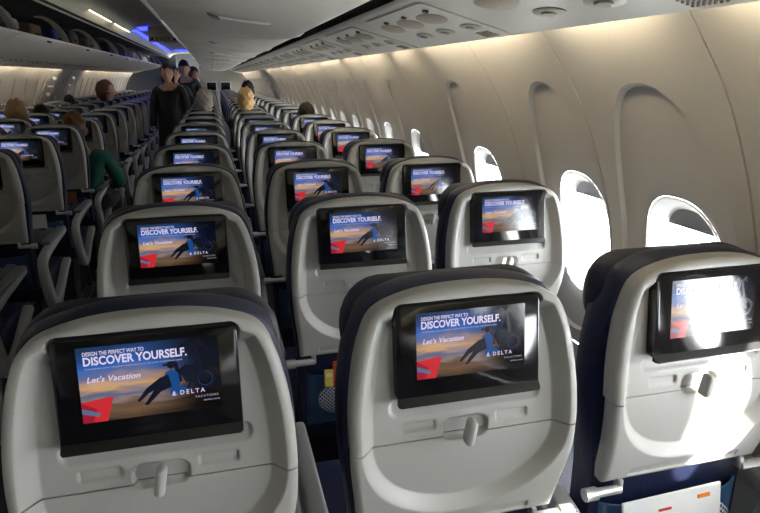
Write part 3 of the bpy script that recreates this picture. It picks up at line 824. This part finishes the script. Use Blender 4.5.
# exits over the wing
def exit_door(n, sx, y):
    root = empty(f'door_{n}', (sx*1.65, y, 1.2)); struct(root, 'over-wing exit hatch')
    def L(d, dy, z): return (sx*(wx(z)+d)-sx*1.65, dy, z-1.2)
    bm = bmesh.new(); zs = np.linspace(.62, 1.56, 14)
    out = []
    for yy, dd in ((-.29, .0), (-.285, -.014), (.285, -.014), (.29, .0)): out.append([L(dd, yy, z) for z in zs])
    V = [[bm.verts.new(p) for p in r] for r in out]
    for a, b in zip(V, V[1:]):
        for i in range(13): bm.faces.new((a[i], a[i+1], b[i+1], b[i]))
    obj('panel', bm, M['wall'], root)
    bm = bmesh.new(); c = L(-.03, 0, 1.46); box(bm, c, (.03, .20, .05), .012); obj('handle', bm, M['silver'], root)
    bm = bmesh.new(); c = L(-.018, 0, 1.36); box(bm, c, (.012, .24, .06), .005, rot=Matrix.Rotation(sx*.45, 3, 'Y')); obj('placard', bm, M['dim'], root)
    bm = bmesh.new(); c = L(-.03, 0, 1.24); box(bm, c, (.03, .12, .05), .012); obj('latch', bm, M['silver'], root)
exit_door(1, -1, 9.95); exit_door(2, -1, 11.25); exit_door(3, 1, 11.1)

# ------------------------------------------------------------------ papers and cards in the pockets
def flat_thing(name, c, s, m, lab, cat, tilt=0., rx=-.12, extra=None):
    root = empty(name, c); tag(root, lab, cat, None)
    R_ = Matrix.Rotation(tilt, 3, 'Y') @ Matrix.Rotation(rx, 3, 'X')
    bm = bmesh.new(); box(bm, (0, 0, 0), s, .001, 1, R_); obj('cover', bm, m, root)
    if extra:
        for (dx, dz, w, h, mm) in extra:
            bm = bmesh.new(); box(bm, R_ @ Vector((dx, -s[1]/2-.0012, dz)), (w, .002, h), 0, 1, R_); obj('printed_patch', bm, mm, root)
    return root
yB2 = Y1+PITCH-.026
flat_thing('snack_packet', (.905, yB2-.012, .625), (.026, .010, .050), M['yellow'], 'small yellow packet sticking out of the middle seat pocket', 'packet', .05, extra=[(0, .010, .016, .010, M['white'])])
flat_thing('safety_card', (.940, yB2-.002, .632), (.040, .004, .075), M['red'], 'red and brown card behind the yellow packet in the seat pocket', 'card', .02, extra=[(-.008, .015, .018, .03, M['brown'])])
yC1 = Y1+.03
flat_thing('magazine', (1.50, yC1-.014, .592), (.24, .006, .12), M['white'], 'white paper with an orange mark in the nearest window seat pocket', 'magazine', -.03, extra=[(.075, .040, .030, .009, M['orange']), (-.02, .028, .03, .005, M['red'])])
for r, m, dx, lab in ((3, M['red'], -.03, 'red card in the pocket of the nearest shaded aisle seat on the left'), (4, M['white'], .03, 'white magazine in the pocket of the second shaded aisle seat on the left'), (5, M['brown'], .05, 'brown card in the pocket of a shaded seat beyond the white magazine')):
    flat_thing('magazine' if r == 4 else 'safety_card', (-.52+dx, YL+PITCH*r-.008, .635), (.17, .005, .085), m, lab, 'magazine' if r == 4 else 'card')

# ------------------------------------------------------------------ people
def eval_mesh(o):
    dg = bpy.context.evaluated_depsgraph_get(); dg.update()
    return bpy.data.meshes.new_from_object(o.evaluated_get(dg))
def skin(nodes, edges, root, sub=1):
    names = list(nodes); me = bpy.data.meshes.new('t'); me.from_pydata([nodes[k][0] for k in names], [(names.index(a), names.index(b)) for a, b in edges], [])
    o = bpy.data.objects.new('t', me); COL.objects.link(o)
    mo = o.modifiers.new('s', 'SKIN'); mo.use_smooth_shade = True
    sv = me.skin_vertices[0].data
    for i, k in enumerate(names):
        r = nodes[k][1]; sv[i].radius = r if isinstance(r, tuple) else (r, r); sv[i].use_root = (k == root)
    if sub: o.modifiers.new('b', 'SUBSURF').levels = sub
    out = eval_mesh(o); bpy.data.objects.remove(o); bpy.data.meshes.remove(me); return out
def remesh(mes, vox):
    bm = bmesh.new()
    for m_ in mes: bm.from_mesh(m_)
    me = bpy.data.meshes.new('t'); bm.to_mesh(me); bm.free()
    o = bpy.data.objects.new('t', me); COL.objects.link(o)
    md = o.modifiers.new('r', 'REMESH'); md.mode = 'VOXEL'; md.voxel_size = vox
    sm_ = o.modifiers.new('sm', 'SMOOTH'); sm_.iterations = 2; sm_.factor = .5
    out = eval_mesh(o); bpy.data.objects.remove(o)
    bm = bmesh.new(); bm.from_mesh(out); bm.verts.ensure_lookup_table(); seen = set(); best = []
    for v in bm.verts:          # one continuous surface: keep the main island
        if v in seen: continue
        st = [v]; seen.add(v); isl = []
        while st:
            q = st.pop(); isl.append(q)
            for e in q.link_edges:
                w_ = e.other_vert(q)
                if w_ not in seen: seen.add(w_); st.append(w_)
        if len(isl) > len(best): best = isl
    keep = set(best); bmesh.ops.delete(bm, geom=[v for v in bm.verts if v not in keep], context='VERTS')
    bm.to_mesh(out); bm.free(); smooth(out); return out
def head_mesh(c, s=1., yaw=0., pitch=0.):
    bm = bmesh.new(); bmesh.ops.create_uvsphere(bm, u_segments=28, v_segments=20, radius=1)
    for v in bm.verts:
        x, y, z = v.co
        jaw = max(0, -z); w = .076*(1-.30*jaw**1.5); d = .096*(1-.14*jaw)
        v.co = Vector((x*w, y*d-.008*jaw, z*.118))
        if y < 0:
            f = max(0, -y)
            for ex in (-.030, .030):
                g = math.exp(-((v.co.x-ex)/.016)**2-((v.co.z-.008)/.014)**2); v.co.y += .012*g*f
            g = math.exp(-(v.co.x/.013)**2-((v.co.z+.022)/.024)**2); v.co.y -= .026*g*f
            g = math.exp(-(v.co.x/.026)**2-((v.co.z+.064)/.009)**2); v.co.y -= .008*g*f
            g = math.exp(-(v.co.x/.03)**2-((v.co.z+.10)/.014)**2); v.co.y -= .008*g*f
    for sx in (-1, 1):
        r = bmesh.ops.create_uvsphere(bm, u_segments=10, v_segments=8, radius=1)
        bmesh.ops.scale(bm, vec=(.012, .020, .030), verts=r['verts']); bmesh.ops.translate(bm, vec=(sx*.076, .008, -.008), verts=r['verts'])
    R_ = Matrix.Rotation(yaw, 4, 'Z') @ Matrix.Rotation(pitch, 4, 'X')
    bm.transform(Matrix.Translation(c) @ R_ @ Matrix.Scale(s, 4)); me = bpy.data.meshes.new('t'); bm.to_mesh(me); bm.free(); return me
def hair_mesh(c, s, yaw, pitch, style, rnd):
    bm = bmesh.new(); bmesh.ops.create_uvsphere(bm, u_segments=36, v_segments=26, radius=1)
    R = random.Random(rnd)
    cut = {'short': -.15, 'long': -2, 'cap': .12, 'curly': -.35}[style]
    kill = []
    for v in bm.verts:
        x, y, z = v.co; p = Vector((x, y, z))
        lim = (.42+.10*math.sin(7*x) if style != 'cap' else .22) if y < -.25 else (-.25 if y < .1 else -.85) if style != 'cap' else (cut if y < .1 else -.7)
        if z < lim and not (style == 'long' and y > -.15): kill.append(v); continue
        jx = .086 if style != 'curly' else .090
        k = 1+.035*math.sin(9*x+R.random())*math.sin(11*z)*(1 if style != 'curly' else 2.2)+R.uniform(-.015, .015)*(1 if style != 'curly' else 3)
        zz = z*.132
        if style == 'long' and z < -.1: zz = z*.25
        if style == 'curly': zz = z*.142
        v.co = Vector((x*jx*k, (y*.108+.010)*k, zz*k))
    bmesh.ops.delete(bm, geom=kill, context='VERTS')
    g = bmesh.ops.solidify(bm, geom=bm.faces[:], thickness=.012)
    if style == 'cap':
        vs = box(bm, (0, -.115, .034), (.13, .09, .008), .003)
    R_ = Matrix.Rotation(yaw, 4, 'Z') @ Matrix.Rotation(pitch, 4, 'X')
    bm.transform(Matrix.Translation(c) @ R_ @ Matrix.Scale(s, 4)); return bm
def person(loc, rz, lab, group, height=1.7, seated=False, coat=(.02, .02, .025), trouser=(.02, .02, .03), hair=(.05, .03, .02), style='short', lean=(0, 0), hyaw=0., hpitch=0., coatlen=.78, rnd=1, bulk=1.):
    """faces -y before rz"""
    k = height/1.70
    root = empty('person', loc, rz); tag(root, lab, 'person', group)
    if not seated:
        J = {'pel': (0, 0, .94), 'waist': (0, 0, 1.08), 'chest': (0, .01, 1.25), 'neck': (0, .01, 1.42), 'nk2': (0, -.005, 1.49)}
        for n_, sx in (('l', -1), ('r', 1)):
            J.update({n_+'sh': (sx*.165, .01, 1.35), n_+'el': (sx*.225, .02, 1.10), n_+'wr': (sx*.225, -.08, .87), n_+'pm': (sx*.222, -.11, .80), n_+'hip': (sx*.09, 0, .90), n_+'kn': (sx*.10, -.02, .50), n_+'an': (sx*.10, .03, .09), n_+'toe': (sx*.11, -.12, .035)})
        hc = Vector((0, -.02, 1.550)); pz = .94
    else:
        J = {'pel': (0, 0, .57), 'waist': (0, .03, .70), 'chest': (0, .05, .86), 'neck': (0, .05, 1.03), 'nk2': (0, .035, 1.10)}
        for n_, sx in (('l', -1), ('r', 1)):
            J.update({n_+'sh': (sx*.165, .05, .955), n_+'el': (sx*.215, -.02, .72), n_+'wr': (sx*.15, -.23, .665), n_+'pm': (sx*.12, -.30, .66), n_+'hip': (sx*.09, -.03, .55), n_+'kn': (sx*.11, -.42, .54), n_+'an': (sx*.11, -.40, .10), n_+'toe': (sx*.11, -.54, .04)})
        hc = Vector((0, .02, 1.178)); pz = .57
    for q in ('lsh', 'rsh', 'lel', 'rel'): J[q] = (J[q][0]*bulk, J[q][1], J[q][2])
    def T(p):
        t = max(0, (p[2]-pz)/.6); return (Vector((p[0]+lean[0]*t, p[1]+lean[1]*t, p[2]-.12*t*(abs(lean[0])+abs(lean[1])))))*k
    rad = {'pel': (.135, .10), 'waist': (.115, .09), 'chest': (.14, .10), 'neck': .066, 'nk2': .052, 'sh': .056, 'el': .040, 'wr': .028, 'pm': (.034, .020), 'hip': .082, 'kn': .056, 'an': .038, 'toe': .030}
    def rd(n_, add=0.):
        r = rad.get(n_) or rad[n_[1:]]
        return tuple((q+add)*k for q in r) if isinstance(r, tuple) else (r+add)*k
    E = [('pel', 'waist'), ('waist', 'chest'), ('chest', 'neck'), ('neck', 'nk2')]
    for n_ in 'lr':
        E += [('chest', n_+'sh'), (n_+'sh', n_+'el'), (n_+'el', n_+'wr'), (n_+'wr', n_+'pm'), ('pel', n_+'hip'), (n_+'hip', n_+'kn'), (n_+'kn', n_+'an'), (n_+'an', n_+'toe')]
    N = {a: (T(b), rd(a)) for a, b in J.items()}
    mes = [skin(N, E, 'pel')]
    for n_, sx in (('l', -1), ('r', 1)):     # five fingers, each its own chain
        w = Vector(N[n_+'wr'][0]); p = Vector(N[n_+'pm'][0]); d = (p-w).normalized(); side = d.cross(Vector((1, 0, 0))).normalized()
        for q, (off, ln) in enumerate(((-.030, .065), (-.010, .078), (.010, .074), (.028, .058))):
            b = p+side*off; m1 = b+d*ln*.55+Vector((-sx*.006, 0, 0)); m2 = b+d*ln+Vector((-sx*.022, 0, 0))
            mes.append(skin({'a': (p+side*off*.7-d*.02, .009), 'b': (m1, .0085), 'c': (m2, .007)}, [('a', 'b'), ('b', 'c')], 'a', 1))
        tb = w+d*.03-side*.02
        mes.append(skin({'a': (tb, .011), 'b': (tb-side*.035+d*.03, .010), 'c': (tb-side*.045+d*.055, .008)}, [('a', 'b'), ('b', 'c')], 'a', 1))
    hcT = T(hc)
    mes.append(head_mesh(hcT, k, hyaw, hpitch))
    bme = remesh(mes, .0075); bme.materials.append(M['skin']); bme.name = 'body'
    link(bpy.data.objects.new('body', bme), root)
    bm = hair_mesh(hcT, k, hyaw, hpitch, style, rnd)
    obj('hair' if style != 'cap' else 'cap', bm, fab('hair_fibre', hair), root, angle=2)
    # jacket and trousers follow the body surface
    co_ = np.array([v.co[:] for v in bme.vertices]); no_ = np.array([v.normal[:] for v in bme.vertices])
    segs = E+[('nk2', 'top')]; P_ = {a: np.array(N[a][0]) for a in N}; P_['top'] = np.array(hcT)
    D = []
    for a, b in segs:
        A_, B_ = P_[a], P_[b]; ab = B_-A_; t = np.clip(((co_-A_)@ab)/(ab@ab), 0, 1); d = np.linalg.norm(co_-A_-t[:, None]*ab, axis=1)
        D.append(d-(.085*k if b == 'top' else 0))
    near = np.argmin(np.array(D), axis=0)
    def cloth(name, bones, off, m, extra=None):
        ok = np.isin(near, [i for i, e in enumerate(segs) if bones(e)])
        bm = bmesh.new(); vm = {}
        for f in bme.polygons:
            if all(ok[i] for i in f.vertices):
                for i in f.vertices:
                    if i not in vm: vm[i] = bm.verts.new(co_[i]+no_[i]*off)
                bm.faces.new([vm[i] for i in f.vertices])
        if extra: extra(bm)
        obj(name, bm, m, root, angle=3)
    def hem(bm):
        z1 = coatlen
        R2 = [[T((math.cos(t)*(.165+g), math.sin(t)*(.118+g), z)) for t in [2*PI*q/28 for q in range(28)]] for z, g in ((1.10, -.012), (1.0, .0), (.88, .012), (z1, .030))]
        loft(bm, R2, False, False)
    legb = lambda e: any(q[1:] in ('hip', 'kn', 'an') and len(q) > 2 and q[0] in 'lr' for q in e) and e[1][1:] != 'toe'
    cloth('jacket', lambda e: not legb(e) and e[1][1:] not in ('pm', 'toe') and e[1] != 'top', .017*k, fab('coat_cloth', coat), None if seated else hem)
    cloth('trousers', legb, .012*k, fab('trouser_cloth', trouser))
    for n_ in 'lr':
        bm = bmesh.new(); t = N[n_+'toe'][0]; a = N[n_+'an'][0]; c = (Vector(t)+Vector(a))/2; box(bm, (c.x, c.y-.02, .045*k), (.095*k, .27*k, .08*k), .03*k, 3); obj('shoe', bm, M['lens'], root)
    return root
G1 = 'people standing in the aisle'; G2 = 'seated passengers'
person((.09, 8.55, 0), -.15, 'standing person in a long dark coat, nearest of the group in the aisle', G1, 1.67, hair=(.03, .02, .015), style='long', hyaw=.15, coatlen=.62, rnd=1)
person((.11, 9.6, 0), .15, 'standing person with a reddish face looking out behind the long-coated one', G1, 1.66, coat=(.015, .03, .04), hair=(.08, .04, .02), style='long', rnd=2)
person((.22, 10.6, 0), .05, 'tall standing person in a dark cap and dark jacket in the aisle', G1, 1.77, hair=(.02, .02, .025), style='cap', rnd=3)
person((.17, 11.2, 0), .7, 'standing person in black leaning right behind the capped one', G1, 1.70, hair=(.06, .03, .015), style='short', hyaw=.6, hpitch=.2, lean=(.20, 0), rnd=4)
person((.54, 7.15, 0), PI, 'seated passenger with short grey hair seen from behind beside the aisle', G2, 1.76, True, hair=(.42, .38, .32), style='curly', coat=(.08, .09, .1), rnd=5)
person((.99, 7.20, 0), PI, 'seated passenger with bright sun painted into the hair colour', G2, 1.77, True, hair=(.85, .55, .25), style='curly', coat=(.1, .1, .12), rnd=6)  # pale hair colour carries the sunlight on this head
person((1.10, 8.75, 0), PI, 'dark-haired passenger beyond the head with painted sunlight', G2, 1.87, True, hair=(.012, .01, .01), style='short', rnd=7)
person((1.46, 5.75, 0), PI, 'dark-haired passenger at a right-hand window seat', G2, 1.64, True, hair=(.03, .022, .015), style='short', rnd=8)
person((-.35, 5.16, 0), PI, 'passenger with brown curly hair and a green jacket leaning into the aisle', G2, 1.60, True, hair=(.16, .08, .035), style='curly', coat=(.006, .10, .07), lean=(.06, -.02), bulk=1.15, rnd=9)
person((-.99, 5.92, 0), PI, 'passenger with light brown curly hair at the left edge', G2, 1.68, True, hair=(.34, .20, .10), style='curly', rnd=10)
person((-1.00, 6.75, 0), PI, 'passenger with flat black hair in the left middle column', G2, 1.60, True, hair=(.010, .009, .009), style='short', rnd=11)
person((-1.46, 10.3, 0), PI, 'passenger with black hair beside the left wall near the exits', G2, 1.60, True, hair=(.02, .014, .012), style='short', rnd=12)
person((-.66, 8.75, 0), PI-1.3, 'passenger in dark clothes turned sideways on the left, face showing', G2, 1.90, True, hair=(.12, .055, .03), style='short', lean=(.1, 0), hyaw=.2, rnd=13)

# ------------------------------------------------------------------ light
w = bpy.data.worlds.new('World'); S.world = w; w.use_nodes = True
bg = w.node_tree.nodes['Background']; bg.inputs[0].default_value = (.93, .96, 1, 1); bg.inputs[1].default_value = 27.
sun = bpy.data.lights.new('sun', 'SUN'); sun.energy = 22; sun.angle = .03; sun.color = (1, .93, .82)
so = bpy.data.objects.new('sun', sun); COL.objects.link(so)
so.rotation_euler = Vector((-.36, .50, -.24)).to_track_quat('-Z', 'Y').to_euler()
S.view_settings.view_transform = 'Standard'; S.view_settings.look = 'None'; S.view_settings.gamma = 1
S.view_settings.use_curve_mapping = False
S.view_settings.exposure = .34
S.cycles.use_denoising = True
S.cycles.max_bounces = 8; S.cycles.diffuse_bounces = 5; S.cycles.sample_clamp_indirect = 6
